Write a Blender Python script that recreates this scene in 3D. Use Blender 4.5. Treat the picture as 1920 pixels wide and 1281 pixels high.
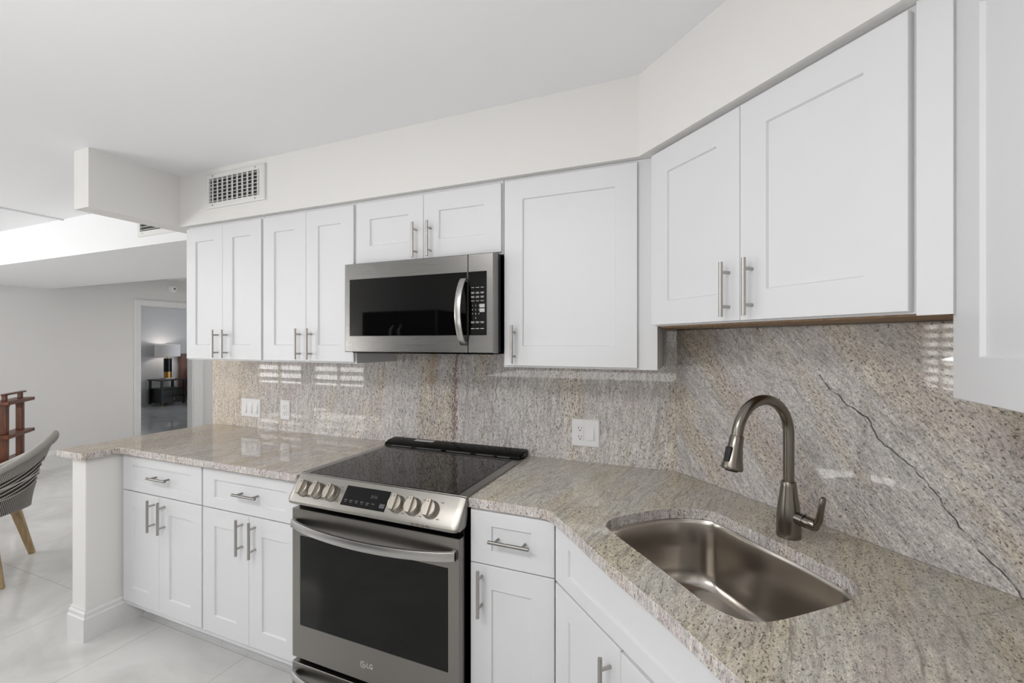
import bpy, bmesh, math, random
from mathutils import Vector, Matrix
random.seed(4)
PI = math.pi
SC = bpy.context.scene
for o in list(bpy.data.objects): bpy.data.objects.remove(o)
COL = SC.collection

# ------------------------------------------------------------------ camera
H = 1.448
cam_d = bpy.data.cameras.new('camera'); cam = bpy.data.objects.new('camera', cam_d); COL.objects.link(cam)
cam_d.sensor_width = 36.0; cam_d.lens = 36.0*835/1920; cam_d.clip_start = 0.02
cam_d.shift_y = 1.5/1920
cam.location = (0, 0, H); cam.rotation_euler = (PI/2, 0, math.radians(22.4))
SC.camera = cam
SC.view_settings.view_transform = 'Standard'; SC.view_settings.look = 'None'
SC.view_settings.gamma = 1; SC.view_settings.use_curve_mapping = False
SC.view_settings.exposure = 0.92

# ------------------------------------------------------------------ world and lights
w = bpy.data.worlds.new('world'); SC.world = w; w.use_nodes = True
w.node_tree.nodes['Background'].inputs[0].default_value = (0.85, 0.92, 1.0, 1)
w.node_tree.nodes['Background'].inputs[1].default_value = 1.0
def area(name, loc, target, sx, sy, power, col=(1, 1, 1), spread=180):
    l = bpy.data.lights.new(name, 'AREA'); l.shape = 'RECTANGLE'; l.size = sx; l.size_y = sy
    l.energy = power; l.color = col; l.spread = math.radians(spread)
    o = bpy.data.objects.new(name, l); COL.objects.link(o); o.location = loc
    d = Vector(target)-Vector(loc); o.rotation_euler = d.to_track_quat('-Z', 'Y').to_euler(); return o
area('window_daylight', (-5.6, -1.28, 1.45), (-5.6, 5, 1.45), 2.3, 1.5, 1.00, (1.0, 0.995, 0.985))
area('kitchen_ceiling_fill', (-1.15, -0.5, 2.37), (-1.15, -0.5, 0), 1.3, 0.7, 16.54, (1.0, 0.985, 0.965))  # added unseen fill over the kitchen, no fixture behind it
area('kitchen_front_fill', (-.75, -1.25, 1.75), (-.75, 3, 1.6), 1.4, .7, 1.00, (1.0, 0.99, 0.98))  # added frontal fill; the wall behind it has no window
area('living_bounce_fill', (-4.75, -1.14, 1.27), (-4.75, -.75, 2.5), 1.4, .3, 19.02, (1.0, 0.99, 0.97))  # added light standing in for daylight bounced up to the ceiling
area('living_ceiling_fill', (-6.0, -0.3, 2.37), (-6.0, -0.3, 0), 0.9, 0.9, 18, (1.0, 0.985, 0.975))  # added unseen fill that lifts the living room walls
area('kitchen_upward_fill', (-.95, -.1, 1.15), (-.95, -.1, 2.5), 1.6, .9, 6.59, (1.0, 0.99, 0.98))  # added upward fill for the kitchen ceiling, without a fitting
area('hall_ceiling_fill', (-5.2, 4.6, 2.37), (-5.2, 4.6, 0), 0.5, 0.5, 14, (1.0, 0.98, 0.95))  # added fill to brighten the passage, no lamp known there
area('bedroom_fill', (-9.6, 8.2, 1.7), (-9.8, 5.5, 1.0), 1.2, 1.4, 8, (0.9, 0.95, 1.0))  # added ambient fill for the bedroom, no window modelled

# ------------------------------------------------------------------ materials
def lin(c):
    return tuple(((x/255)/12.92 if x/255 <= .04045 else ((x/255+.055)/1.055)**2.4) for x in c)+(1,)
def mat(name, rgb, rough=.5, metal=0, coat=0, **kw):
    m = bpy.data.materials.new(name); m.use_nodes = True
    b = m.node_tree.nodes['Principled BSDF']
    b.inputs['Base Color'].default_value = lin(rgb); b.inputs['Roughness'].default_value = rough
    b.inputs['Metallic'].default_value = metal; b.inputs['Coat Weight'].default_value = coat
    for k, v in kw.items(): b.inputs[k.replace('_', ' ')].default_value = v
    return m
class NT:
    def __init__(s, m): s.t = m.node_tree; s.b = s.t.nodes['Principled BSDF']
    def n(s, typ, **kw):
        x = s.t.nodes.new(typ)
        for k, v in kw.items():
            if hasattr(x, k): setattr(x, k, v)
            else: x.inputs[k].default_value = v
        return x
    def l(s, a, b): s.t.links.new(a, b)
    def coords(s, rot=(0, 0, 0), scale=(1, 1, 1)):
        tc = s.n('ShaderNodeTexCoord'); r = s.n('ShaderNodeMapping')
        r.inputs['Rotation'].default_value = rot
        q = s.n('ShaderNodeMapping'); q.inputs['Scale'].default_value = scale
        s.l(tc.outputs['Object'], r.inputs[0]); s.l(r.outputs[0], q.inputs[0]); return r.outputs[0], q.outputs[0]
    def scaled(s, v, scale):
        q = s.n('ShaderNodeMapping'); q.inputs['Scale'].default_value = scale; s.l(v, q.inputs[0]); return q.outputs[0]
    def noise(s, v, sc, detail=4, rough=.55, dist=0):
        x = s.n('ShaderNodeTexNoise'); x.inputs['Scale'].default_value = sc; x.inputs['Detail'].default_value = detail
        x.inputs['Roughness'].default_value = rough; x.inputs['Distortion'].default_value = dist
        s.l(v, x.inputs['Vector']); return x.outputs['Fac']
    def ramp(s, f, stops):
        r = s.n('ShaderNodeValToRGB'); e = r.color_ramp.elements
        while len(e) < len(stops): e.new(.5)
        for i, (p, c) in enumerate(stops): e[i].position = p; e[i].color = c
        s.l(f, r.inputs[0]); return r.outputs[0]
    def mix(s, a, b, f, mode='MIX'):
        x = s.n('ShaderNodeMix'); x.data_type = 'RGBA'; x.blend_type = mode
        for sock, v in ((x.inputs[6], a), (x.inputs[7], b), (x.inputs[0], f)):
            if hasattr(v, 'links'): s.l(v, sock)
            else: sock.default_value = v
        return x.outputs[2]
    def math(s, op, a, b=0.0, clamp=False):
        x = s.n('ShaderNodeMath'); x.operation = op; x.use_clamp = clamp
        for i, v in enumerate((a, b)):
            if hasattr(v, 'links'): s.l(v, x.inputs[i])
            else: x.inputs[i].default_value = v
        return x.outputs[0]
    def bump(s, h, strength, dist=.002):
        x = s.n('ShaderNodeBump'); x.inputs['Strength'].default_value = strength; x.inputs['Distance'].default_value = dist
        s.l(h, x.inputs['Height']); s.l(x.outputs[0], s.b.inputs['Normal'])
def g(v): return (v, v, v, 1)

def plaster(name, rgb, rough=.85):
    m = mat(name, rgb, rough); t = NT(m); _, v = t.coords()
    t.bump(t.noise(v, 160, 3), .05, .001); return m
M_WALL = plaster('wall_paint_warm_grey', (229, 228, 226))
M_HALL = plaster('wall_paint_grey', (221, 220, 219))
M_CEIL = plaster('ceiling_paint_white', (237, 238, 240))
M_TRIM = mat('trim_paint_white', (226, 226, 226), .4)
M_CAB = mat('cabinet_lacquer_white', (222, 223, 226), .42)
M_RAWWOOD = mat('raw_plywood', (150, 124, 96), .7)
_t = NT(M_RAWWOOD); _r, _v = _t.coords((0, 0, PI/4), (3, 60, 60))
_t.l(_t.ramp(_t.noise(_v, 2, 4), [(.3, lin((126, 100, 76))), (.7, lin((170, 142, 112)))]), _t.b.inputs['Base Color'])

def steel(name, rgb, rough, axis='x', bump=.06):
    m = mat(name, rgb, rough, 1); t = NT(m)
    sc = {'x': (4, 300, 300), 'z': (300, 300, 4), 'y': (300, 4, 300)}[axis]
    _, v = t.coords(scale=sc); f = t.noise(v, 1, 2)
    t.l(t.ramp(f, [(.2, g(rough*.95)), (.8, g(min(1, rough*1.06)))]), t.b.inputs['Roughness'])
    t.bump(f, bump, .0005); return m
M_STEEL = steel('brushed_steel', (152, 150, 147), .30, 'x', .012)
M_STEEL_D = steel('brushed_steel_dark', (140, 137, 133), .30, 'x', .004)
M_STEEL_M = steel('microwave_steel', (132, 131, 129), .28, 'x', .003)
M_PANEL = steel('panel_steel', (152, 149, 144), .33, 'x', .004)
M_SINK = steel('sink_steel', (196, 191, 184), .22, 'x', .004)
M_BAR = steel('brushed_nickel', (176, 173, 169), .3, 'z', .02)
M_HANDLE = steel('satin_steel', (178, 177, 175), .30, 'x', .006)
M_PULL = steel('drawer_pull_nickel', (140, 138, 135), .32, 'x', .006)
M_FAUCET = steel('faucet_nickel', (132, 127, 119), .24, 'z', .02)
M_KNOB = mat('knob_champagne_metal', (178, 172, 163), .36, 1)
M_GLASSBLK = mat('black_glass', (5, 5, 5), .03, 0, 0, IOR=1.36)
M_COOK = mat('cooktop_black_glass', (5, 5, 6), .03, 0, 0, IOR=1.34)
M_BLACK = mat('black_enamel', (3, 3, 3), .12, 0, 0, IOR=1.22)
M_BLACKM = mat('black_plastic', (20, 20, 21), .5)
M_WHITEPL = mat('white_plastic', (236, 236, 238), .3)
M_SLOT = mat('dark_slot', (30, 28, 28), .6)
M_MARK = mat('printed_mark_grey', (188, 188, 188), .6)
M_MARKD = mat('printed_mark_dim', (78, 78, 80), .6)
M_MARKDK = mat('printed_mark_dark', (110, 100, 92), .6)
M_LOGO = mat('logo_silver', (222, 220, 216), .35, .6)
M_VENT = mat('vent_white_enamel', (222, 222, 220), .45)
M_VENTBACK = mat('vent_duct_dark', (74, 74, 72), .9)

def granite(name, rot, warm=.5, tint=(), cracks=(), shade=(1, 1, 1), grain=.85, veins=(), streak=.5):
    """streaked grey granite; streaks run along the local Z after the rotation"""
    m = mat(name, (165, 160, 154), .025); t = NT(m)
    r, _ = t.coords(rot)
    dn = t.n('ShaderNodeTexNoise'); dn.inputs['Scale'].default_value = 2.4; dn.inputs['Detail'].default_value = 2
    t.l(r, dn.inputs['Vector'])
    d = t.n('ShaderNodeMixRGB'); d.blend_type = 'LINEAR_LIGHT'; d.inputs[0].default_value = .035
    t.l(r, d.inputs[1]); t.l(dn.outputs['Color'], d.inputs[2]); r2 = d.outputs[0]
    big = t.noise(t.scaled(r2, (8, 8, 1.5)), 1, 4, .55)
    big2 = t.noise(t.scaled(r2, (6, 6, 1.8)), 1.3, 3, .55)
    mid = t.noise(t.scaled(r2, (75, 75, 15)), 1, 4, .65)
    fine = t.noise(t.scaled(r2, (210, 210, 80)), 1, 3, .65)
    tiny = t.noise(t.scaled(r, (420, 420, 240)), 1, 2, .6)
    base = t.ramp(mid, [(.32, lin((150, 147, 147))), (.5, lin((173, 170, 169))), (.68, lin((188, 185, 182)))])
    cream = t.ramp(mid, [(.32, lin((158, 151, 140))), (.55, lin((178, 171, 158))), (.75, lin((194, 187, 174)))])
    cmask = t.ramp(big, [(.56-.13*warm, g(0)), (.70-.13*warm, g(.85))])
    base = t.mix(base, cream, cmask)
    viol = t.ramp(big2, [(.54, g(0)), (.68, g(.5))])
    base = t.mix(base, lin((160, 151, 152)), viol)
    for ax, a, b_, c, s_ in tint:                                # a mineral band: axis, from, to, colour, strength
        sx = t.n('ShaderNodeSeparateXYZ'); t.l(r2, sx.inputs[0]); val = sx.outputs[ax]
        k = t.n('ShaderNodeMapRange'); k.inputs[1].default_value = a; k.inputs[2].default_value = b_; t.l(val, k.inputs[0])
        f = t.math('MULTIPLY', k.outputs[0], s_); f = t.math('MULTIPLY', f, t.ramp(mid, [(.3, g(.6)), (.6, g(1))]))
        base = t.mix(base, lin(c), f)
    base = t.mix(base, t.ramp(fine, [(.30, g(.36)), (.45, g(.92)), (.58, g(1.08)), (.72, g(1.35))]), grain, 'MULTIPLY')
    base = t.mix(base, t.ramp(tiny, [(.3, g(.60)), (.7, g(1.25))]), .8, 'MULTIPLY')
    # dark mineral specks, denser in the cream clouds
    sp = t.noise(t.scaled(r, (200, 200, 110)), 1, 2, .5)
    sp2 = t.math('ADD', sp, t.ramp(big, [(.42, g(0)), (.62, g(.06))]))
    base = t.mix(base, lin((84, 74, 68)), t.ramp(sp2, [(.635, g(0)), (.69, g(.85))]))
    blot = t.noise(t.scaled(r, (80, 80, 46)), 1, 2, .5)
    base = t.mix(base, lin((66, 58, 56)), t.ramp(blot, [(.74, g(0)), (.765, g(.9))]))
    hair = t.noise(t.scaled(r2, (70, 70, 4)), 1, 3, .6)
    base = t.mix(base, lin((120, 114, 111)), t.ramp(hair, [(.58, g(0)), (.70, g(streak))]))
    for c, wd, z0, z1, col in veins:                            # a speckled mineral vein
        sx = t.n('ShaderNodeSeparateXYZ'); t.l(r2, sx.inputs[0])
        dd = t.math('ABSOLUTE', t.math('SUBTRACT', sx.outputs[0], c))
        k = t.n('ShaderNodeMapRange'); k.inputs[1].default_value = wd; k.inputs[2].default_value = 0; t.l(dd, k.inputs[0])
        a = t.math('MULTIPLY', t.math('GREATER_THAN', sx.outputs[2], z0), t.math('LESS_THAN', sx.outputs[2], z1))
        f = t.math('ADD', t.noise(t.scaled(r, (170, 170, 80)), 1, 2), t.math('MULTIPLY', k.outputs[0], .22))
        f = t.math('MULTIPLY', t.ramp(f, [(.58, g(0)), (.66, g(.8))]), t.math('MULTIPLY', a, t.ramp(k.outputs[0], [(0, g(0)), (.25, g(1))])))
        base = t.mix(base, lin(col), f)
    for (ax, c, wd, z0, z1, col, amp) in cracks:                # a vein along the streaks
        sx = t.n('ShaderNodeSeparateXYZ'); t.l(r, sx.inputs[0])
        wob = t.noise(t.scaled(r, (2, 2, 5)), 1, 4, .6)
        off = t.math('MULTIPLY', t.math('SUBTRACT', wob, .5), amp)
        dd = t.math('ABSOLUTE', t.math('ADD', t.math('SUBTRACT', sx.outputs[ax], c), off))
        k = t.n('ShaderNodeMapRange'); k.inputs[1].default_value = wd; k.inputs[2].default_value = wd*.3
        t.l(dd, k.inputs[0])
        a = t.math('GREATER_THAN', sx.outputs[2], z0); b_ = t.math('LESS_THAN', sx.outputs[2], z1)
        f = t.math('MULTIPLY', t.math('MULTIPLY', a, b_), k.outputs[0])
        brk = t.ramp(t.noise(t.scaled(r, (60, 60, 30)), 1, 2), [(.36, g(.25)), (.5, g(.95))])
        base = t.mix(base, lin(col), t.math('MULTIPLY', f, brk))
    base = t.mix(base, tuple(shade)+(1,), 1.0, 'MULTIPLY')
    t.l(base, t.b.inputs['Base Color'])
    return m
CRK = 1.357
M_GRAN_A = granite('granite_back', (0, math.radians(-5), 0), .30, shade=(1.60, 1.59, 1.58),
                   tint=[(0, -2.45, -2.85, (192, 177, 153), .5)],
                   veins=[(-1.222, .020, .84, 1.44, (112, 88, 80)), (-1.36, .034, 1.12, 1.44, (150, 133, 112))],
                   cracks=[(0, -1.0, .0022, 1.0, 1.40, (84, 78, 76), .10),
                           (0, -2.92, .0018, .85, 1.12, (112, 102, 92), .05)])
M_GRAN_B = granite('granite_corner', (0, math.radians(42.6), 0), .55, shade=(1.42, 1.41, 1.39), tint=[(0, 1.52, 1.74, (150, 134, 110), .8)],
                   cracks=[(0, CRK, .0032, -.12, .60, (58, 52, 51), .10)])
M_GRAN_T = granite('granite_counter_top', (PI/2, math.radians(-10), 0), .75, shade=(1.40, 1.38, 1.26), grain=.7, streak=.8)
M_GRAN_T2 = granite('granite_peninsula_top', (PI/2, math.radians(-2), 0), .9, tint=[(0, -2.2, -2.95, (188, 172, 148), .5)], shade=(1.26, 1.21, 1.12), grain=.5, streak=.7)

M_GRAN_E = granite('granite_cut_edge_lit', (0, 0, 0), .1, shade=(1.52, 1.48, 1.46), grain=.8)  # greyer cut grain, also lightened to stand in for frontal light on edges

M_FLOOR = mat('floor_porcelain', (196, 196, 192), .07)
_t = NT(M_FLOOR); _r, _v = _t.coords()
_sx = _t.n('ShaderNodeSeparateXYZ'); _t.l(_r, _sx.inputs[0])
def _joint(sock, off, period, wd):
    a = _t.math('ADD', sock, off); a = _t.math('DIVIDE', a, period); a = _t.math('FRACT', a)
    a = _t.math('ABSOLUTE', _t.math('SUBTRACT', a, .5)); return _t.math('LESS_THAN', a, wd/period)
_j1 = _joint(_sx.outputs[0], 20*.604+2.522+.302, .604, .0012)
_j2 = _joint(_sx.outputs[1], 20*1.208-1.43+.604, 1.208, .0012)
_jj = _t.math('MAXIMUM', _j1, _j2)
_c = _t.ramp(_t.noise(_v, 1.6, 6, .6, 1.2), [(.35, lin((198, 198, 196))), (.6, lin((215, 215, 213)))])
_c = _t.mix(_c, lin((156, 155, 152)), _jj); _t.l(_c, _t.b.inputs['Base Color'])

def wood(name, a, b, rot=(0, 0, 0), sc=(40, 40, 3), rough=.5):
    m = mat(name, a, rough); t = NT(m); _, v = t.coords(rot, sc)
    t.l(t.ramp(t.noise(v, 1, 5, .6, .4), [(.3, lin(a)), (.7, lin(b))]), t.b.inputs['Base Color']); return m
M_OAK = wood('oak_wood', (148, 122, 88), (196, 170, 130))
M_MAHOG = wood('mahogany_wood', (66, 31, 13), (112, 58, 27), sc=(30, 30, 6), rough=.35)
M_EBONY = wood('ebony_wood', (26, 24, 23), (48, 45, 43), rough=.35)
M_ROPE = mat('grey_rope', (168, 165, 160), .9)
M_ROPE_L = mat('pale_rope', (200, 197, 190), .9)
M_ROPE_D = mat('charcoal_webbing', (70, 66, 65), .95)
_t = NT(M_ROPE); _, _v = _t.coords(); _t.bump(_t.noise(_v, 300, 2), .5, .002)
_t = NT(M_ROPE_D); _, _v = _t.coords(); _t.bump(_t.noise(_v, 220, 2), .6, .002)
M_CREAM = mat('cream_fabric', (214, 206, 190), .9)
M_GOLD = mat('brass_gold', (206, 160, 92), .3, 1)
M_LACQ = mat('black_lacquer', (12, 12, 14), .12)
M_SHADE = mat('lamp_shade_linen', (226, 222, 222), .8)
M_SHADE.node_tree.nodes['Principled BSDF'].inputs['Emission Color'].default_value = (1, .96, .93, 1)
M_SHADE.node_tree.nodes['Principled BSDF'].inputs['Emission Strength'].default_value = .05
M_HEADB = mat('headboard_brown_leather', (122, 84, 70), .5)
M_LINEN = mat('grey_linen', (150, 152, 156), .9)
M_QUILT = mat('dark_plum_quilt', (58, 44, 44), .9)
M_FRIDGE = steel('fridge_dark_steel', (92, 92, 94), .3, 'z')
M_PANE = mat('daylight_pane', (255, 255, 255), .5)
M_PANE.node_tree.nodes['Principled BSDF'].inputs['Emission Color'].default_value = (1, .99, .97, 1)
M_PANE.node_tree.nodes['Principled BSDF'].inputs['Emission Strength'].default_value = 2.4

# ------------------------------------------------------------------ mesh helpers
class B:
    def __init__(s): s.bm = bmesh.new()
    def face(s, pts):
        return s.bm.faces.new([s.bm.verts.new(p) for p in pts])
    def box(s, x0, x1, y0, y1, z0, z1):
        x0, x1 = sorted((x0, x1)); y0, y1 = sorted((y0, y1)); z0, z1 = sorted((z0, z1))
        v = [s.bm.verts.new(p) for p in ((x0, y0, z0), (x1, y0, z0), (x1, y1, z0), (x0, y1, z0), (x0, y0, z1), (x1, y0, z1), (x1, y1, z1), (x0, y1, z1))]
        for f in ((0, 3, 2, 1), (4, 5, 6, 7), (0, 1, 5, 4), (1, 2, 6, 5), (2, 3, 7, 6), (3, 0, 4, 7)): s.bm.faces.new([v[i] for i in f])
        return s
    def obox(s, c, ax, ay, az, hx, hy, hz):
        c = Vector(c); ax, ay, az = (Vector(a).normalized() for a in (ax, ay, az))
        v = [s.bm.verts.new(c+ax*hx*i+ay*hy*j+az*hz*k) for k in (-1, 1) for (i, j) in ((-1, -1), (1, -1), (1, 1), (-1, 1))]
        for f in ((0, 3, 2, 1), (4, 5, 6, 7), (0, 1, 5, 4), (1, 2, 6, 5), (2, 3, 7, 6), (3, 0, 4, 7)): s.bm.faces.new([v[i] for i in f])
        return s
    def prism(s, poly, z0, z1):
        a = [s.bm.verts.new((x, y, z0)) for x, y in poly]; b = [s.bm.verts.new((x, y, z1)) for x, y in poly]
        n = len(poly); s.bm.faces.new(a[::-1]); s.bm.faces.new(b)
        for i in range(n): s.bm.faces.new((a[i], a[(i+1) % n], b[(i+1) % n], b[i]))
        return s
    def profile_x(s, prof, x0, x1):
        """closed (y, z) profile extruded along x"""
        a = [s.bm.verts.new((x0, y, z)) for y, z in prof]; b = [s.bm.verts.new((x1, y, z)) for y, z in prof]
        n = len(prof); s.bm.faces.new(a); s.bm.faces.new(b[::-1])
        for i in range(n): s.bm.faces.new((a[(i+1) % n], a[i], b[i], b[(i+1) % n]))
        return s
    def rings(s, rings, cap0=True, cap1=True, closed=True):
        vs = [[s.bm.verts.new(p) for p in r] for r in rings]
        n = len(vs[0])
        for i in range(len(vs)-1):
            for j in range(n if closed else n-1):
                k = (j+1) % n; s.bm.faces.new((vs[i][j], vs[i][k], vs[i+1][k], vs[i+1][j]))
        if cap0: s.bm.faces.new(vs[0][::-1])
        if cap1: s.bm.faces.new(vs[-1])
        return s
    def tube(s, pts, rad, n=12, caps=True, flat=1.0):
        pts = [Vector(p) for p in pts]
        if not hasattr(rad, '__len__'): rad = [rad]*len(pts)
        up = None; rr = []
        for i, p in enumerate(pts):
            d = (pts[min(i+1, len(pts)-1)]-pts[max(i-1, 0)]).normalized()
            if up is None: up = Vector((0, 0, 1)) if abs(d.z) < .9 else Vector((1, 0, 0))
            a = d.cross(up).normalized(); b = a.cross(d).normalized(); up = b
            rr.append([p+(a*math.cos(2*PI*j/n)+b*math.sin(2*PI*j/n)*flat)*rad[i] for j in range(n)])
        return s.rings(rr, caps, caps)
    def lathe(s, prof, c=(0, 0, 0), n=32, cap0=True, cap1=True):
        c = Vector(c)
        return s.rings([[c+Vector((r*math.cos(2*PI*j/n), r*math.sin(2*PI*j/n), z)) for j in range(n)] for r, z in prof], cap0, cap1)
    def done(s, name, m, parent=None, bevel=0, smooth=None, seg=2, loc=None):
        bmesh.ops.remove_doubles(s.bm, verts=s.bm.verts, dist=1e-6)
        bmesh.ops.recalc_face_normals(s.bm, faces=s.bm.faces)
        me = bpy.data.meshes.new(name); s.bm.to_mesh(me); s.bm.free(); me.materials.append(m)
        if smooth or bevel:
            for p in me.polygons: p.use_smooth = True
            me.set_sharp_from_angle(angle=math.radians(smooth or 32))
        o = bpy.data.objects.new(name, me); COL.objects.link(o)
        if parent: o.parent = parent
        if loc: o.location = loc
        if bevel:
            k = o.modifiers.new('edge', 'BEVEL'); k.width = bevel; k.segments = seg; k.limit_method = 'ANGLE'; k.angle_limit = math.radians(35)
        return o
def thing(name, label, cat, loc=(0, 0, 0), rz=0, group=None):
    o = bpy.data.objects.new(name, None); COL.objects.link(o); o.location = loc; o.rotation_euler = (0, 0, rz)
    o.empty_display_size = .1; return tag(o, label, cat, group)
def tag(o, label, cat, group=None):
    o['label'] = label; o['category'] = cat
    if group: o['group'] = group
    return o
def struct(o): o['kind'] = 'structure'; return o
_TX = {}
def text_mesh(name, txt, size, m, parent, origin, xdir, zdir, depth=.0004, align='CENTER'):
    cu = bpy.data.curves.new(name, 'FONT'); cu.body = txt; cu.size = size; cu.extrude = depth; cu.align_x = align; cu.align_y = 'CENTER'
    to = bpy.data.objects.new(name, cu); COL.objects.link(to)
    dg = bpy.context.evaluated_depsgraph_get(); me = bpy.data.meshes.new_from_object(to.evaluated_get(dg))
    bpy.data.objects.remove(to); bpy.data.curves.remove(cu)
    x = Vector(xdir).normalized(); z = Vector(zdir).normalized(); n = x.cross(z)
    mm = Matrix((x, z, n)).transposed().to_4x4(); mm.translation = Vector(origin); me.transform(mm)
    me.materials.clear(); me.materials.append(m); me.name = name
    o = bpy.data.objects.new(name, me); COL.objects.link(o); o.parent = parent; return o

# ------------------------------------------------------------------ setting
WA = 1.982            # back wall plane
CE = 2.40             # ceiling
XL = -7.4             # far living room wall
YF = -1.3             # wall behind the camera
SB = 1.918            # x + y on the corner wall
r2 = math.sqrt(2)
XC = .76              # wall at the far side of the corner
YK = SB-XC
struct(B().box(-12, XC+.12, YF-.1, 8.6, -.1, 0).done('floor', M_FLOOR))
struct(B().box(XL-.12, XC+.12, YF-.1, 8.6, CE, CE+.1).done('ceiling', M_CEIL))
struct(B().box(-2.943, 0.05, WA, WA+.12, 0, CE).done('wall_back', M_WALL))
struct(B().prism([(SB-WA, WA), (XC, YK), (XC+.12, YK), (XC+.12, WA+.1), (SB-WA, WA+.1)], 0, CE).done('wall_corner', M_WALL))
struct(B().box(XC, XC+.12, YF, YK, 0, CE).done('wall_right', M_WALL))
struct(B().box(-2.943, -2.83, WA+.12, 6.2, 0, CE).done('wall_hall_right', M_HALL))
struct(B().box(XL, -2.83, 6.2, 6.32, 0, CE).done('wall_hall_end', M_HALL))
# far wall with the bedroom doorway
DY0, DY1, DZ = 3.89, 4.62, 1.985
b = B(); b.box(XL-.12, XL, YF, DY0, 0, CE); b.box(XL-.12, XL, DY1, 6.32, 0, CE); b.box(XL-.12, XL, DY0, DY1, DZ, CE)
struct(b.done('wall_left', M_HALL))
# wall behind the camera with the living room windows
W = [(-6.75, -5.68), (-5.52, -4.45)]; WZ0, WZ1 = .74, 2.10
b = B(); b.box(XL-.12, -6.75, YF-.1, YF, 0, CE); b.box(-5.68, -5.52, YF-.1, YF, 0, CE); b.box(-4.45, XC+.12, YF-.1, YF, 0, CE)
b.box(-6.75, -5.68, YF-.1, YF, 0, WZ0); b.box(-5.52, -4.45, YF-.1, YF, 0, WZ0)
b.box(-6.75, -5.68, YF-.1, YF, WZ1, CE); b.box(-5.52, -4.45, YF-.1, YF, WZ1, CE)
struct(b.done('wall_front', M_WALL))
for i, (x0, x1) in enumerate(W):
    wr = bpy.data.objects.new('window_%d' % (i+1), None); COL.objects.link(wr); struct(wr)
    b = B()
    for a, c in ((x0, x0+.05), (x1-.05, x1), ((x0+x1)/2-.011, (x0+x1)/2+.011)): b.box(a, c, YF-.03, YF+.02, WZ0, WZ1)
    b.box(x0+.05, x1-.05, YF-.03, YF+.02, WZ0, WZ0+.05); b.box(x0+.05, x1-.05, YF-.03, YF+.02, WZ1-.05, WZ1)
    b.done('window_frame', M_TRIM, wr)
    b = B()
    for k in range(10):
        z = WZ0+.11+k*.126
        for a, c in ((x0+.052, (x0+x1)/2-.013), ((x0+x1)/2+.013, x1-.052)):
            b.obox(((a+c)/2, YF-.005, z), (1, 0, 0), (0, .75, .66), (0, -.66, .75), (c-a)/2, .044, .005)
    b.done('shutter_slat', M_TRIM, wr)
    B().box(x0, x1, YF-.09, YF-.085, WZ0, WZ1).done('pane', M_PANE, wr)
# soffit above the cupboards, beam, lower bulkhead over the passage
SO = 1.638; SD = 1.452; ZS = 2.11
struct(B().prism([(-2.74, SO), (SD-SO, SO), (.42, SD-.42), (.42, YF), (XC, YF), (XC, YK), (SB-WA, WA), (-2.74, WA)], ZS, CE).done('soffit', M_WALL))
struct(B().box(-2.868, -2.74, 1.222, WA, ZS, CE).done('ceiling_beam', M_WALL))
HB = 1.862
struct(B().box(XL, -2.943, HB, 2.93, ZS, CE).done('ceiling_bulkhead', M_CEIL))
struct(B().box(-4.53, -4.515, -.9, HB, CE-.012, CE).done('ceiling_seam', M_CEIL))
# peninsula end wall with its baseboard
struct(B().box(-2.85, -2.731, 1.207, WA, 0, .882).done('wall_peninsula', M_WALL, bevel=.004))
def base_prof(t, h):  # (out, z)
    return [(0, 0), (t, 0), (t, h-.042), (t*.72, h-.036), (t*.72, h-.018), (t*.35, h-.010), (t*.35, h), (0, h)]
b = B()
prof = base_prof(.014, .152)
path = [((-2.85, WA), (-1, 0)), ((-2.85, 1.207), (-1, -1)), ((-2.731, 1.207), (1, -1)), ((-2.731, 1.446), (1, 0))]
b.rings([[Vector((px+d[0]*o_, py+d[1]*o_, z)) for o_, z in prof] for (px, py), d in path])
struct(b.done('baseboard_peninsula', M_TRIM))
b = B(); p2 = base_prof(.014, .10)
b.rings([[Vector((XL+o_, y, z)) for o_, z in p2] for y in (YF, DY0-.082)])
struct(b.done('baseboard_left', M_TRIM))
# doorway casing
b = B()
b.box(XL, XL+.018, DY0-.075, DY0, 0, DZ+.075); b.box(XL, XL+.018, DY1, DY1+.14, 0, DZ+.075); b.box(XL, XL+.018, DY0, DY1, DZ, DZ+.075)
b.box(XL+.018, XL+.026, DY0-.075, DY0-.05, 0, DZ+.075); b.box(XL+.018, XL+.026, DY1+.10, DY1+.14, 0, DZ+.075); b.box(XL+.018, XL+.026, DY0-.05, DY1+.1, DZ+.05, DZ+.075)
b.box(XL-.12, XL, DY0, DY0+.012, 0, DZ); b.box(XL-.12, XL, DY1-.012, DY1, 0, DZ); b.box(XL-.12, XL, DY0+.012, DY1-.012, DZ-.012, DZ)
struct(b.done('door_1', M_TRIM))
# bedroom shell
struct(B().box(-11.75, -11.65, 2.4, 8.6, 0, 2.5).done('wall_bedroom', M_HALL))
struct(B().box(-11.65, XL-.12, 2.3, 2.4, 0, 2.5).done('wall_bedroom_side', M_HALL))
struct(B().box(-11.65, XL-.12, 8.5, 8.6, 0, 2.5).done('wall_bedroom_end', M_HALL))
struct(B().box(-11.65, XL-.12, 2.4, 8.5, 2.5, 2.6).done('ceiling_bedroom', M_CEIL))

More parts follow.
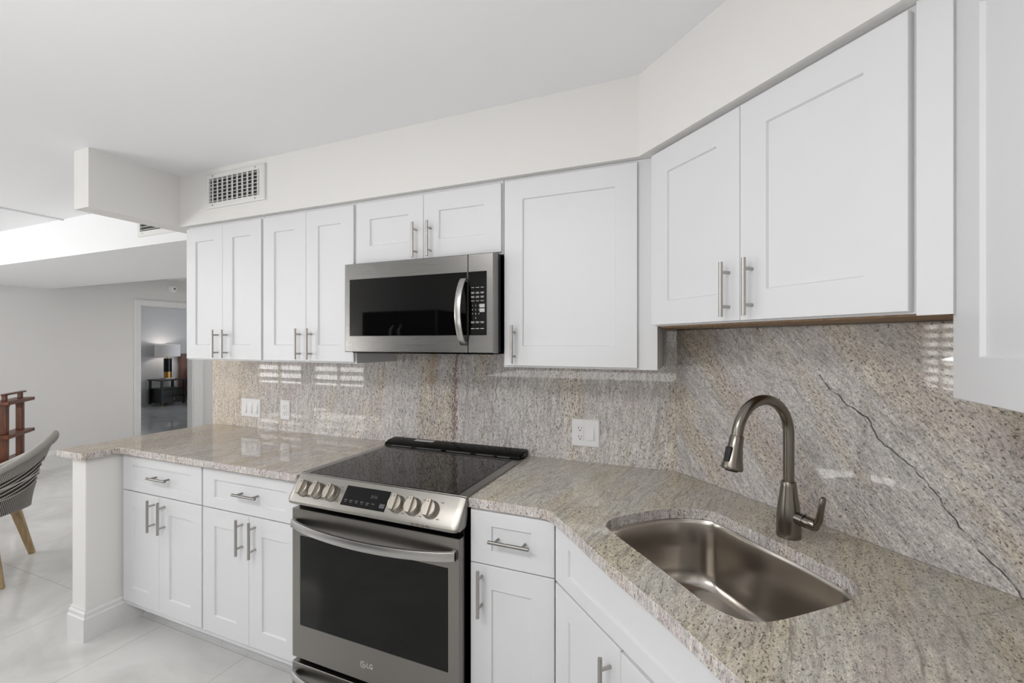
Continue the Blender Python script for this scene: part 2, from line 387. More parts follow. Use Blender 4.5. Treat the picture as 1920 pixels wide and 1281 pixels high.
# ------------------------------------------------------------------ worktops and splashbacks
CT0, CT1 = .882, .914
def slab(name, outer, holes, z0, z1, m, bevel=.003):
    bm = bmesh.new(); edges = []
    for poly in [outer]+holes:
        v = [bm.verts.new((x, y, z1)) for x, y in poly]
        edges += [bm.edges.new((v[i], v[(i+1) % len(v)])) for i in range(len(v))]
    bmesh.ops.triangle_fill(bm, use_beauty=True, use_dissolve=False, edges=edges)
    r = bmesh.ops.extrude_face_region(bm, geom=bm.faces[:])
    for e in r['geom']:
        if isinstance(e, bmesh.types.BMVert): e.co.z = z0
    bb = B(); bb.bm.free(); bb.bm = bm
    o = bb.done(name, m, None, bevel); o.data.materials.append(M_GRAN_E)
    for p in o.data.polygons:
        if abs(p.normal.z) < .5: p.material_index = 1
    return o
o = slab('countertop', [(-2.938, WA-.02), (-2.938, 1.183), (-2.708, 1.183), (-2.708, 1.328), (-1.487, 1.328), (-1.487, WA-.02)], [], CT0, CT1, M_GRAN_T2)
tag(o, 'beige granite peninsula top with a stepped end, between the doorway view and the cooker', 'countertop')
# basin cut-out, seen from above
SINK = [(-.239, 1.344), (-.211, 1.393), (-.122, 1.483), (-.038, 1.532), (.041, 1.540), (.094, 1.497), (.164, 1.412), (.24, 1.330), (.297, 1.254), (.320, 1.215), (.325, 1.173),
        (.305, 1.13), (.235, 1.062), (.153, .991), (.113, .967), (.074, .963), (.021, .994), (-.026, 1.047), (-.112, 1.146), (-.223, 1.274), (-.240, 1.306)]
def smooth_loop(p, n=4):
    out = []; N = len(p)
    for i in range(N):
        a, b_, c, d = (Vector(p[(i+k-1) % N]) for k in range(4))
        for j in range(n):
            t = j/n
            out.append(tuple(.5*((2*b_)+(c-a)*t+(2*a-5*b_+4*c-d)*t*t+(3*b_-a-3*c+d)*t**3)))
    return out
sink_loop = smooth_loop(SINK, 3)
out_r = [(-.7275, 1.357), (-.455, 1.357), (-.425, 1.345), (-.392, 1.310), (-.322, 1.234), (-.241, 1.136), (-.176, 1.064), (-.049, .926), (.069, .783), (.105, .728), (.11, .69), (.11, YF+.02),
         (XC-.005, YF+.02), (XC-.005, 1.889-XC+.005), (1.889-WA+.0195, WA-.0205), (-.7275, WA-.0205)]
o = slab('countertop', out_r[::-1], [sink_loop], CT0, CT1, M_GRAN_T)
tag(o, 'grey-beige granite worktop with an oval cut-out for the sunken sink', 'countertop')
o = B().prism([(-2.943, WA-.02), (SB-WA-.0083, WA-.02), (SB-WA-.0005, WA-.0006), (-2.943, WA-.0006)], CT1, 1.52).done('backsplash', M_GRAN_A)
tag(o, 'polished granite splashback with upright streaks behind the cooker', 'backsplash')
bs = B(); L = (XC-(SB-WA))*r2
bs.prism([(.0088, -.02), (L-.012, -.02), (L-.003, -.0006), (.0006, -.0006)], CT1, 1.497)
o = bs.done('backsplash', M_GRAN_B); o.location = (SB-WA, WA, 0); o.rotation_euler = (0, 0, -PI/4)
tag(o, 'polished granite splashback with slanting streaks and a dark crack behind the tap', 'backsplash')

# ------------------------------------------------------------------ cupboards
def bar_handle(parent, p, axis, length=.152, out=.032, r=.0058, cc=.096, name='handle'):
    """bar pull centred at p on the front plane (local y = 0, outwards is -y)"""
    b = B(); p = Vector(p); a = Vector(axis); f = p+Vector((0, -out, 0))
    b.tube([f-a*length/2, f+a*length/2], r, 16)
    for s in (-1, 1): b.tube([f+a*s*cc/2, p+a*s*cc/2+Vector((0, .0, 0))], .0046, 12)
    m = M_BAR if abs(a.z) > .5 else M_PULL
    return b.done(name, m, parent, smooth=40)
def shaker(parent, name, x0, x1, z0, z1, fr=.078, ft=.078, th=.0135, rec=.007):
    """framed front: outer face at local y = 0, panel set back"""
    b = B(); s = .003
    def ring(dx, dz, y): return [(x0+dx, y, z0+dz), (x1-dx, y, z0+dz), (x1-dx, y, z1-dz), (x0+dx, y, z1-dz)]
    b.rings([ring(0, 0, th), ring(0, 0, .0012), ring(.0012, .0012, 0), ring(fr, ft, 0), ring(fr+s, ft+s, rec)], True, True)
    return b.done(name, M_CAB, parent)
GW = 'white wall cupboards'; GB = 'white base cupboards'
UY = 1.652; UZ0, UZ1 = 1.348, ZS
def wall_cab(label, x0, x1, z0, doors, zd0, zd1, handles, xr=None, hz=None):
    """doors: list of (x0, x1); handles: list of x per door"""
    t = thing('wall_cabinet', label, 'cabinet', ((x0+x1)/2, UY, z0), 0, GW); cx = (x0+x1)/2
    B().box(x0-cx+.0008, x1-cx-.0008, .014, WA-.001-UY if z0 > 1.6 else WA-.0205-UY, 0, UZ1-z0-.001).done('body', M_CAB, t)
    for (a, c), hx in zip(doors, handles):
        d = shaker(t, 'door', a-cx, c-cx, zd0-z0, zd1-z0)
        bar_handle(d, (hx-cx, 0, (hz or 1.44)-z0), (0, 0, 1))
    return t
wall_cab('tall white twin-door wall cupboard at the end, next to the ceiling beam', -2.704, -2.0925, UZ0, [(-2.702, -2.3988), (-2.3972, -2.100)], 1.355, 2.095, (-2.434, -2.358))
wall_cab('tall white twin-door wall cupboard directly beside the microwave', -2.0915, -1.4795, UZ0, [(-2.084, -1.7878), (-1.7862, -1.487)], 1.355, 2.095, (-1.824, -1.748))
wall_cab('short white twin-door wall cupboard above the microwave', -1.4785, -.7225, 1.808, [(-1.470, -1.1008), (-1.0992, -.729)], 1.815, 2.095, (-1.136, -1.062), hz=1.894)
wall_cab('white single-door wall cupboard between the microwave and the angled corner', -.7215, -.125, UZ0, [(-.714, -.194)], 1.355, 2.097, (-.670,))
# angled wall cupboard (local x runs along the corner wall)
def diag(T, S): return ((S+T)/2, (S-T)/2)          # T = x - y, S = x + y
SU = 1.475; T0, T1 = -1.763, -.640
t = thing('wall_cabinet', 'wide white twin-door angled wall cupboard above the tap', 'cabinet', (*diag(T0, SU), 1.50), -PI/4, GW)
def loc_diag(x, y, S0, Tz):
    """world xy to the angled local frame"""
    ox, oy = diag(Tz, S0); dx, dy = x-ox, y-oy; return ((dx-dy)/r2, (dx+dy)/r2)
Wd = (T1-T0)/r2
p_back = [loc_diag(*q, SU, T0) for q in ((-.118, 1.690), (-.118, WA-.022), (SB-.03-WA+.02, WA-.024))]
poly = [(0, .021), (Wd, .021), (Wd, (SB-.0005-SU)/r2-.002), p_back[2], p_back[1], p_back[0]]
B().prism(poly, .004, UZ1-1.50-.001).done('body', M_CAB, t)
B().prism([(.004, .040), (Wd-.004, .040), (Wd-.004, (SB-SU)/r2-.004), (p_back[2][0]+.003, p_back[2][1]-.003), (p_back[1][0]+.004, p_back[1][1]-.004), (p_back[0][0]+.003, p_back[0][1]+.003)], 0, .004).done('bottom_panel', M_RAWWOOD, t)
xs = (-1.252-T0)/r2; x1d = (-.712-T0)/r2
for (a, c, hx) in ((.002, xs-.0008, (-1.301-T0)/r2), (xs+.0008, x1d, (-1.197-T0)/r2)):
    d = shaker(t, 'door', a, c, .008, .595, th=.0205)
    bar_handle(d, (hx, 0, .095), (0, 0, 1))
B().box(x1d+.008, Wd+.012, .012, .0205, .0, UZ1-1.50-.001).done('filler_strip', M_CAB, t)
# deep wall cupboard close to the camera
CX = .44; YE = 1.072
t = thing('wall_cabinet', 'white wall cupboard hanging lower than its neighbour, cut off by the picture edge', 'cabinet', (CX, YE, 1.348), -PI/2, GW)
B().box(.002, .76, .021, XC-.001-CX, 0, UZ1-1.348-.001).done('body', M_CAB, t)
shaker(t, 'door', 0, .46, -.003, .75, .083, .078, th=.0205)
# base cupboards
BY = 1.352
def base_body(t, w_, dep, bm_extra=None, name='body'):
    b = B(); zt = CT0-.001
    b.box(0, .018, .014, dep, .10, zt); b.box(w_-.018, w_, .014, dep, .10, zt); b.box(.018, w_-.018, dep-.012, dep, .10, zt)
    b.box(.018, w_-.018, .014, dep-.012, .10, .118)
    b.box(.018, w_-.018, .014, .040, zt-.035, zt); b.box(.018, w_-.018, .014, .040, .674, .714); b.box(.018, w_-.018, .014, .040, .118, .135); b.box(w_/2-.02, w_/2+.02, .014, .040, .135, .674)
    return b.done(name, M_CAB, t)
def base_cab(label, x0, x1, mullion, fronts):
    t = thing('base_cabinet', label, 'cabinet', (x0, BY, 0), 0, GB); w_ = x1-x0
    base_body(t, w_, WA-.001-BY)
    B().box(.001, w_-.001, .092, .11, 0, .0995).done('toe_kick', M_CAB, t)
    for k in fronts:
        a, c, z0, z1, hp, ax = k
        if ax == 'x':
            d = shaker(t, 'drawer', a-x0, c-x0, z0, z1, .078, .046)
            bar_handle(d, (hp[0]-x0, 0, hp[1]), (1, 0, 0), .142)
        else:
            d = shaker(t, 'door', a-x0, c-x0, z0, z1)
            bar_handle(d, (hp[0]-x0, 0, hp[1]), (0, 0, 1), .155)
    return t
base_cab('white base cupboard with one drawer over twin doors, against the peninsula end wall', -2.7165, -2.1005, 0,
         [(-2.714, -2.105, .697, .872, (-2.390, .787), 'x'), (-2.714, -2.4208, .128, .692, (-2.455, .603), 'z'), (-2.4192, -2.105, .128, .692, (-2.374, .603), 'z')])
base_cab('white base cupboard with one drawer over twin doors, against the cooker', -2.0995, -1.4905, 0,
         [(-2.095, -1.494, .697, .872, (-1.785, .787), 'x'), (-2.095, -1.7938, .128, .692, (-1.832, .603), 'z'), (-1.7922, -1.494, .128, .692, (-1.752, .603), 'z')])
base_cab('narrow white base cupboard with one drawer over a single door, between cooker and angled corner', -.716, -.402, 0,
         [(-.710, -.412, .7015, .877, (-.559, .792), 'x'), (-.710, -.412, .128, .6975, (-.667, .611), 'z')])
SBA = .935; TB0, TB1 = -1.750, -.70
t = thing('base_cabinet', 'angled white sink cupboard with a plain false drawer front under the basin', 'cabinet', (*diag(TB0, SBA), 0), -PI/4, GB)
wb = (TB1-TB0)/r2; zt = CT0-.001
b = B(); b.box(.03, wb, .014, .039, .10, .135); b.box(.03, .06, .014, .039, .135, zt); b.box(wb-.03, wb, .014, .039, .135, zt); b.box(.06, wb-.03, .014, .030, .674, .714)
b.box(.06, wb-.03, .014, .030, zt-.02, zt); b.box(.04, wb, .039, .44, .10, .118); b.box(wb-.018, wb, .039, .44, .118, zt); b.box(.318, .352, .014, .039, .135, .674)
b.done('body', M_CAB, t)
B().box(.05, wb, .092, .11, 0, .0995).done('toe_kick', M_CAB, t)
shaker(t, 'false_drawer_front', .003, wb-.05, .7035, .877, .078, .046)
xs = (-1.274-TB0)/r2
d = shaker(t, 'door', .003, xs-.0008, .128, .696); bar_handle(d, (xs-.040, 0, .582), (0, 0, 1), .155)
d = shaker(t, 'door', xs+.0008, wb-.05, .128, .692); bar_handle(d, (xs+.048, 0, .578), (0, 0, 1), .155)

# ------------------------------------------------------------------ sink and tap
cx_, cy_ = .045, 1.245
loop = smooth_loop(SINK, 5)
def off(loop, k, z):
    """loop moved towards the middle by k metres"""
    out = []; n = len(loop)
    for i in range(n):
        a = Vector(loop[i-1]); c = Vector(loop[(i+1) % n]); d = (c-a).normalized(); nrm = Vector((-d.y, d.x))
        p = Vector(loop[i])
        if nrm.dot(Vector((cx_, cy_))-p) < 0: nrm = -nrm
        q = p+nrm*k; out.append(Vector((q.x-cx_, q.y-cy_, z)))
    return out
def shrink(loop, f, z): return [Vector(((x-cx_)*f, (y-cy_)*f, z)) for x, y in loop]
t = thing('sink', 'undermounted stainless steel basin sunk into the granite worktop', 'sink', (cx_, cy_, CT0))
inner = off(loop, .012, 0)
def lerp(a, b_, k): return [p.lerp(q, k) for p, q in zip(a, b_)]
low = shrink(loop, .80, 0)
rs = [off(loop, -.022, -.003), off(loop, -.004, -.003), off(loop, -.003, -.005)]
for k, z in ((0, -.014), (.12, -.09), (.26, -.15), (.40, -.18), (.62, -.196), (1.0, -.205)):
    rr = lerp(off(loop, .0, 0), low, k); rs.append([Vector((p.x, p.y, z)) for p in rr])
for f, z in ((.55, -.208), (.28, -.212), (.12, -.216)): rs.append(shrink(loop, f, z))
b = B(); b.rings(rs, False, False); o = b.done('basin', M_SINK, t, smooth=60)
k = o.modifiers.new('wall', 'SOLIDIFY'); k.thickness = .0015; k.offset = -1
B().lathe([(.001, -.2175), (.045, -.2175), (.052, -.2145), (.052, -.213), (.043, -.213), (.040, -.2165), (.001, -.2165)], n=28, cap0=False, cap1=False).done('drain', M_STEEL, t, smooth=40)

FX, FY = .237, 1.424
t = thing('faucet', 'gooseneck brushed nickel kitchen tap with a side lever behind the sink', 'tap', (FX, FY, CT1), math.radians(-135))
# local +x points at the sink
B().lathe([(.030, 0), (.0305, .004), (.0300, .010), (.0300, .045), (.0290, .065), (.0262, .090), (.0225, .115), (.0196, .140), (.0185, .150), (.0172, .152)], n=36).done('body', M_FAUCET, t, smooth=50)
R = .0975; zc = .283
pts = [(0, 0, .150), (0, 0, .20), (0, 0, .25)]+[(R-R*math.cos(a), 0, zc+R*math.sin(a)) for a in [PI*i/24*.955 for i in range(25)]]
e = Vector(pts[-1]); d = (e-Vector(pts[-2])).normalized(); pts.append(tuple(e+d*.006))
B().tube(pts, .0138, 20).done('neck', M_FAUCET, t, smooth=50)
h0 = e+d*.004; ax = Vector((.22, 0, -.975)).normalized()
h = [(0, .0150), (.003, .0165), (.03, .0180), (.06, .0220), (.080, .0262), (.086, .0262), (.088, .0240)]
hd = B().tube([h0+ax*s for s, _ in h], [r_ for _, r_ in h], 28).done('spray_head', M_FAUCET, t, smooth=50)
side = Vector((ax.z, 0, -ax.x)); side = side if side.x > 0 else -side
b = B(); c0 = h0+ax*.050+side*.0205; b.obox(c0, ax+side*.0, (0, 1, 0), side+ax*.17, .019, .0085, .005); b.done('button', M_BLACKM, hd, bevel=.003)
B().tube([h0+ax*.087, h0+ax*.092], [.017, .015], 20).done('nozzle', M_BLACKM, hd, smooth=40)
b = B(); yv = Vector((0, 1, 0)); 
b.tube([(0, .015, .060), (0, .044, .058), (0, .0445, .058), (0, .048, .058), (0, .0485, .058), (0, .070, .056), (0, .078, .055)], [.0165, .0165, .0152, .0152, .0165, .0160, .012], 24)
lev = b.done('lever_hub', M_FAUCET, t, smooth=40)
B().tube([(0, .060, .050), (0, .074, .056), (0, .082, .072), (0, .086, .095), (0, .090, .118), (0, .0925, .132), (0, .093, .137)], [.012, .0135, .0125, .0105, .0105, .0095, .005], 18, flat=.62).done('lever', M_FAUCET, lev, smooth=50)

# ------------------------------------------------------------------ cooker
RX0, RX1 = -1.478, -.7245; RW = RX1-RX0
t = thing('range', 'stainless steel slide-in electric cooker with a black glass top and six knobs', 'cooker', (RX0, 1.30, 0))
B().box(.004, RW-.004, .032, .66, .03, .905).done('body', M_BLACK, t)
b = B()                                                       # cooktop frame and glass
b.box(-.004, RW+.004, .046, .575, .9145, .921); fr = b.done('cooktop_frame', M_STEEL, t, bevel=.002)
B().box(.034, RW-.034, .052, .530, .9212, .9222).done('cooktop_glass', M_COOK, t, bevel=.0004)
# rear vent guard
pr = [(.560, .9215), (.568, .934), (.592, .9445), (.655, .949), (.655, .9215)]
gd = B().profile_x(pr, .0, RW).done('rear_guard', M_BLACK, t, bevel=.006, seg=3)
b = B()
for x0, x1 in ((.05, .17), (.20, .34), (.37, .50), (.53, .62), (.64, .70)): b.box(x0, x1, .5575, .5625, .9235, .928)
b.done('vent_slot', M_MARKD, gd)
b = B(); b.obox((.205, .622, .9475), (1, 0, 0), (0, 1, .072), (0, -.072, 1), .055, .013, .0006); b.done('caution_plate', M_MARK, gd)
# control panel: sloped face between A (low, front) and Bp (high, back)
A = Vector((0, -.018, .838)); Bp = Vector((0, .040, .9175))
pr = [(.046, .9195), (.040, .9185), (.018, .890), (-.018, .841), (-.023, .830), (-.021, .820), (-.010, .814), (.03, .814), (.046, .86)]
b = B(); NP = []
for x, k in ((-.006, 0), (-.003, .55), (.006, .9), (.022, 1), (RW-.022, 1), (RW-.006, .9), (RW+.003, .55), (RW+.006, 0)):
    NP.append([Vector((x, .046+(y-.046)*(.72+.28*k), z if k == 1 else .868+(z-.868)*(.80+.20*k))) for y, z in pr])
b.rings(NP); cp = b.done('control_panel', M_PANEL, t, smooth=28)
sl = (Vector((0, .018, .890))-Vector((0, -.018, .841))).normalized(); nrm = Vector((0, -sl.z, sl.y))
def onp(x, s, o_=0): return Vector((x, -.018, .841))+sl*s+nrm*o_
b = B(); b.obox(onp(.357, .042, .0004), (1, 0, 0), sl, nrm, .100, .0365, .0008); dp = b.done('display', M_GLASSBLK, t, bevel=.0006)
text_mesh('clock_digits', '8:06', .017, M_MARKD, dp, onp(.395, .050, .0014), (1, 0, 0), sl)
for x, q, hx_, hz_ in [(x, .026, .007, .0016) for x in (.275, .300, .325, .350, .375, .400)]+[(x, .020, .005, .0012) for x in (.275, .300, .325, .350, .375)]+[(.440, .024, .011, .0075)]:
    b = B(); b.obox(onp(x, q, .0014), (1, 0, 0), sl, nrm, hx_, hz_, .0002); b.done('touch_key_mark', M_MARKD, dp)
for x in (.062, .130, .200, .500, .568, .640):
    c = onp(x, .040); b = B()
    b.tube([c, c+nrm*.006, c+nrm*.007, c+nrm*.024, c+nrm*.026], [.031, .031, .0295, .027, .0255], 30)
    tw = sl; b.obox(c+nrm*.030, (1, 0, 0), tw, nrm, .0088, .0268, .0060)
    kn = b.done('knob', M_KNOB, t, bevel=.0012, smooth=40)
    b = B(); b.obox(c+nrm*.0362+tw*.019, (1, 0, 0), tw, nrm, .0012, .003, .0003); b.done('pointer', M_SLOT, kn)
for x in (.098, .165, .235, .535, .605, .675):
    for q in (.066, .010):
        b = B(); b.obox(onp(x, q+.003, .0003), (1, 0, 0), sl, nrm, .006, .0014, .0003); b.done('dial_mark', M_MARKDK, cp)
for x in (.582, .602, .622, .642):
    b = B(); b.obox((x, -.0232, .8268), (1, 0, 0), (0, -.1, 1), (0, 1, .1), .0065, .0045, .0005); b.done('badge_mark', M_MARKDK, cp)
# oven door
dz0, dz1 = .206, .792
def ringb(x0, x1, z0, z1, y): return [(x0, y, z0), (x1, y, z0), (x1, y, z1), (x0, y, z1)]
b = B(); b.rings([ringb(0, RW, dz0, dz1, .030), ringb(0, RW, dz0, dz1, .002), ringb(.002, RW-.002, dz0+.002, dz1-.002, 0), ringb(.041, RW-.043, .337, .690, 0), ringb(.0425, RW-.0445, .3385, .6885, .003)], True, True)
dr = b.done('oven_door', M_STEEL_D, t)
B().box(.0428, RW-.0448, .0012, .0026, .3388, .6882).done('oven_window', M_GLASSBLK, dr)
def bow(parent, z, x0, x1, h_, bowd, name='handle'):
    b = B(); rr = []; n = 24
    for i in range(n+1):
        u = i/n; x = x0+(x1-x0)*u; q = 1-(2*u-1)**2; y = -.012-bowd*q**.75; sag = -.012*q
        th = .009
        rr.append([Vector((x, y+th, z+sag-h_)), Vector((x, y, z+sag-h_*.9)), Vector((x, y-.004, z+sag)), Vector((x, y, z+sag+h_*.9)), Vector((x, y+th, z+sag+h_))])
    b.rings(rr)
    for x, s in ((x0, 1), (x1, -1)): b.box(x, x+s*.016, -.012, .001, z-h_*.9, z+h_*.9)
    return b.done(name, M_HANDLE, parent, smooth=40, bevel=.0015)
bow(dr, .737, .008, RW-.012, .017, .042)
def lg_logo(parent, c, R_, ynrm=-1, txt=.018):
    c = Vector(c)
    b = B(); n = 32
    def circ(r_): return [c+Vector((r_*math.cos(2*PI*j/n), 0, r_*math.sin(2*PI*j/n))) for j in range(n)]
    def arc_ring(r0, r1, a0, a1, m_=26):
        for j in range(m_):
            q0 = a0+(a1-a0)*j/m_; q1 = a0+(a1-a0)*(j+1)/m_
            p = lambda r_, q: c+Vector((r_*math.cos(q), -.0006, r_*math.sin(q)))
            b.face([p(r0, q0), p(r1, q0), p(r1, q1), p(r0, q1)])
    arc_ring(R_*.80, R_, math.radians(50), math.radians(360))
    b.box(c.x+R_*.25, c.x+R_*.85, c.y-.0007, c.y-.0002, c.z-R_*.10, c.z+R_*.10)
    b.box(c.x-R_*.10, c.x+R_*.08, c.y-.0007, c.y-.0002, c.z-R_*.45, c.z+R_*.50)
    b.box(c.x-R_*.10, c.x+R_*.30, c.y-.0007, c.y-.0002, c.z-R_*.45, c.z-R_*.30)
    b.box(c.x-R_*.48, c.x-R_*.28, c.y-.0007, c.y-.0002, c.z+R_*.25, c.z+R_*.45)
    lo = b.done('logo', M_LOGO, parent)
    text_mesh('logo_lettering', 'LG', txt*1.35, M_LOGO, parent, c+Vector((R_*1.25, -.0004, 0)), (1, 0, 0), (0, 0, 1), align='LEFT')
lg_logo(dr, (.352, -.0002, .268), .0125)
dw = B(); dw.rings([ringb(0, RW, .028, .186, .030), ringb(0, RW, .028, .186, .002), ringb(.002, RW-.002, .030, .184, 0)], True, True)
dw = dw.done('drawer', M_STEEL_D, t)
bow(dw, .143, .008, RW-.012, .015, .040)
for x in (.04, RW-.07):
    for y in (.06, .56): B().box(x, x+.03, y, y+.03, 0, .03).done('foot', M_BLACKM, t)

# ------------------------------------------------------------------ microwave
MX0, MX1, MY = -1.4765, -.7275, 1.582; MZ0, MZ1 = 1.404, 1.801; MW = MX1-MX0
t = thing('microwave', 'over-the-range stainless steel microwave with black glass front', 'microwave', (MX0, MY, MZ0)); HH = MZ1-MZ0
B().box(.004, MW-.002, .042, WA-.022-MY, .003, HH+.002).done('body', M_BLACK, t)
XS = .634                                                     # split between door and controls
def frame_face(x0, x1, z0, z1, wx0, wx1, wz0, wz1, r0, r1):
    b = B()
    b.rings([ringb(x0, x1, z0, z1, .040), ringb(x0, x1, z0, z1, .004), ringb(x0+r0, x1-r1, z0+.003, z1-.003, 0), ringb(wx0, wx1, wz0, wz1, 0), ringb(wx0+.001, wx1-.001, wz0+.001, wz1-.001, .002)], True, True)
    return b
dr = frame_face(0, XS-.0008, 0, HH, .030, XS-.004, .0715, .326, .006, .001).done('door', M_STEEL_M, t)
B().box(.0312, XS-.0052, .0006, .0018, .0727, .3248).done('window', M_GLASSBLK, dr)
cpn = frame_face(XS+.0008, MW, 0, HH, XS+.002, MW-.032, .0715, .326, .001, .006).done('control_panel', M_STEEL_M, t)
kp = B().box(XS+.0032, MW-.0332, .0006, .0018, .0727, .3248).done('keypad', M_GLASSBLK, t)
# bowed door handle
b = B(); rr = []; hz0, hz1 = .032, .300; hx = XS-.017; n = 22
for i in range(n+1):
    u = i/n; z = hz0+(hz1-hz0)*u; q = 1-(2*u-1)**2; y = -.010-.042*q**.8; hw = .0135
    dx = -.004*q
    rr.append([Vector((hx-hw+dx, y+.008, z)), Vector((hx-hw+dx, y, z)), Vector((hx+dx, y-.003, z)), Vector((hx+hw+dx, y, z)), Vector((hx+hw+dx, y+.008, z))])
b.rings(rr)
for z in (hz0, hz1-.014): b.box(hx-.012, hx+.012, -.011, .001, z, z+.014)
b.done('handle', M_HANDLE, dr, smooth=40, bevel=.0012)
lg_logo(dr, (.018, -.0002, .037), .0062, txt=.010)
kx = XS+.012; kw = MW-.043-kx
def bar(x, z, hw, hh=.0010): B().box(x-hw, x+hw, .0001, .0005, z-hh, z+hh).done('key_mark', M_MARK, kp)
for j, z in enumerate((.262, .243, .239, .2265, .2225, .209)):
    for i in range(3): bar(kx+kw*(.15+.35*i), z, .0075 if (j+i) % 2 else .0065)
for i in range(3): bar(kx+kw*(.15+.35*i), .1255, .008); bar(kx+kw*(.15+.35*i), .1215, .007); bar(kx+kw*(.15+.35*i), .0985, .008, .0013)
bar(kx+kw*.84, .189, .011, .007); bar(kx+kw*.84, .171, .011, .007)
DIG = [['1', '2', '3'], ['4', '5', '6'], ['7', '8', '9'], ['', '0', '']]
for r_, row in enumerate(DIG):
    for c_, ch in enumerate(row):
        if ch: text_mesh('digit', ch, .0092, M_MARK, kp, (kx+kw*(.13+.24*c_), .0002, .190-r_*.0165), (1, 0, 0), (0, 0, 1), .0002)
b = B(); b.box(.02, MW-.02, .03, .34, -.005, .0025); b.done('bottom_grille', M_BLACK, t, bevel=.002)

# ------------------------------------------------------------------ switch plates and sockets
PY = WA-.0202
def plate(name, label, cat, x0, x1, z0, z1):
    t = thing(name, label, cat, ((x0+x1)/2, PY, (z0+z1)/2)); hw = (x1-x0)/2; hh = (z1-z0)/2
    b = B(); b.rings([ringb(-hw, hw, -hh, hh, 0), ringb(-hw, hw, -hh, hh, -.003), ringb(-hw+.004, hw-.004, -hh+.004, hh-.004, -.006)], True, True)
    b.done('plate', M_WHITEPL, t); return t
def rocker(t, x, w_=.033, h_=.066):
    b = B(); b.rings([ringb(x-w_/2, x+w_/2, -h_/2, h_/2, -.0055), ringb(x-w_/2, x+w_/2, -h_/2, h_/2, -.0068)], True, True)
    fr_ = b.done('rocker_frame', M_WHITEPL, t)
    b = B(); b.rings([[(x-w_/2+.003, -.0060, -h_/2+.003), (x+w_/2-.003, -.0060, -h_/2+.003), (x+w_/2-.003, -.0060, h_/2-.003), (x-w_/2+.003, -.0060, h_/2-.003)],
                      [(x-w_/2+.003, -.0115, -h_/2+.003), (x+w_/2-.003, -.0115, -h_/2+.003), (x+w_/2-.003, -.0075, h_/2-.003), (x-w_/2+.003, -.0075, h_/2-.003)]], True, True)
    b.done('rocker', M_WHITEPL, fr_, bevel=.0006)
def socket(t, x, gfci=False):
    b = B(); b.rings([ringb(x-.0165, x+.0165, -.033, .033, -.0055), ringb(x-.0165, x+.0165, -.033, .033, -.0078)], True, True)
    f_ = b.done('socket_face', M_WHITEPL, t, bevel=.0006)
    for zc in (.019, -.019):
        B().box(x-.0080, x-.0055, -.0084, -.0077, zc-.001, zc+.0075).done('pin_slot', M_SLOT, f_)
        B().box(x+.0055, x+.0076, -.0084, -.0077, zc, zc+.0065).done('pin_slot', M_SLOT, f_)
        B().tube([(x, -.0084, zc-.0075), (x, -.0077, zc-.0075)], .0028, 12).done('pin_slot', M_SLOT, f_)
t = plate('switch_plate', 'white three-rocker switch plate, widest plate on the peninsula splashback', 'light switch', -2.665, -2.493, .979, 1.093)
for x in (-.048, 0, .048): rocker(t, x)
t = plate('outlet_plate', 'narrow white single socket plate beside the three-rocker switch', 'outlet', -2.324, -2.246, .981, 1.099)
socket(t, 0)
t = plate('outlet_plate', 'white double plate with a socket and a rocker beside the cooker', 'outlet', -.515, -.390, .983, 1.104)
socket(t, -.024); rocker(t, .024)

# ------------------------------------------------------------------ air vents and alarm
def vent(label, x0, x1, z0, z1, y, ox0, ox1, oz0, oz1, nv, nh):
    t = thing('air_vent', label, 'vent', (x0, y, z0)); w_ = x1-x0; h_ = z1-z0
    a0, a1, c0, c1 = ox0-x0, ox1-x0, oz0-z0, oz1-z0
    b = B(); b.rings([ringb(0, w_, 0, h_, -.0005), ringb(0, w_, 0, h_, -.008), ringb(.006, w_-.006, .006, h_-.006, -.011), ringb(a0, a1, c0, c1, -.011), ringb(a0, a1, c0, c1, -.0008)], False, False)
    b.done('frame', M_VENT, t)
    B().box(a0, a1, -.0009, -.0004, c0, c1).done('duct', M_VENTBACK, t)
    b = B()
    for i in range(nv):
        x = a0+(a1-a0)*(i+.5)/nv; b.obox((x, -.0035, (c0+c1)/2), (.95, -.3, 0), (.3, .95, 0), (0, 0, 1), .0125, .0006, (c1-c0)/2)
    if nv: b.done('upright_louvre', M_VENT, t)
    else: b.bm.free()
    b = B()
    for i in range(nh):
        z = c0+(c1-c0)*(i+.5)/nh; b.obox(((a0+a1)/2, -.0075, z), (1, 0, 0), (0, .8, .6), (0, -.6, .8), (a1-a0)/2, .0050, .0011)
    b.done('cross_louvre', M_VENT, t)
    for x in (a0+.03, a1-.03):
        for z in (c0-.014, c1+.014): B().tube([(x, -.0125, z), (x, -.0108, z)], .0035, 10).done('screw', M_MARKDK, t)
vent('white grid air vent on the soffit beside the ceiling beam', -2.500, -2.045, 2.183, 2.371, SO, -2.471, -2.082, 2.211, 2.344, 10, 7)
vent('white slatted air vent on the far bulkhead, mostly hidden by the beam', -3.555, -3.06, 2.172, 2.36, HB, -3.524, -3.09, 2.207, 2.33, 0, 6)
t = thing('smoke_alarm', 'round white alarm fixed to the wall above the bedroom doorway', 'alarm', (XL, 4.325, 2.265))
t.rotation_euler = (0, PI/2, 0)
B().lathe([(.062, 0), (.062, .010), (.056, .016)], n=32).done('base', M_WHITEPL, t, smooth=40)
B().lathe([(.050, .016), (.050, .034), (.042, .042), (.020, .044)], n=32).done('cover', M_WHITEPL, t, smooth=40)
B().lathe([(.014, .044), (.013, .050), (.004, .051)], n=20).done('lens', M_MARKDK, t, smooth=40)

# ------------------------------------------------------------------ woven dining chair
ccx, ccy = -4.14, 1.20
t = thing('dining_chair', 'grey woven rope dining chair with pale oak legs beside the peninsula', 'chair', (ccx, ccy, 0), math.atan2(.83, .558))
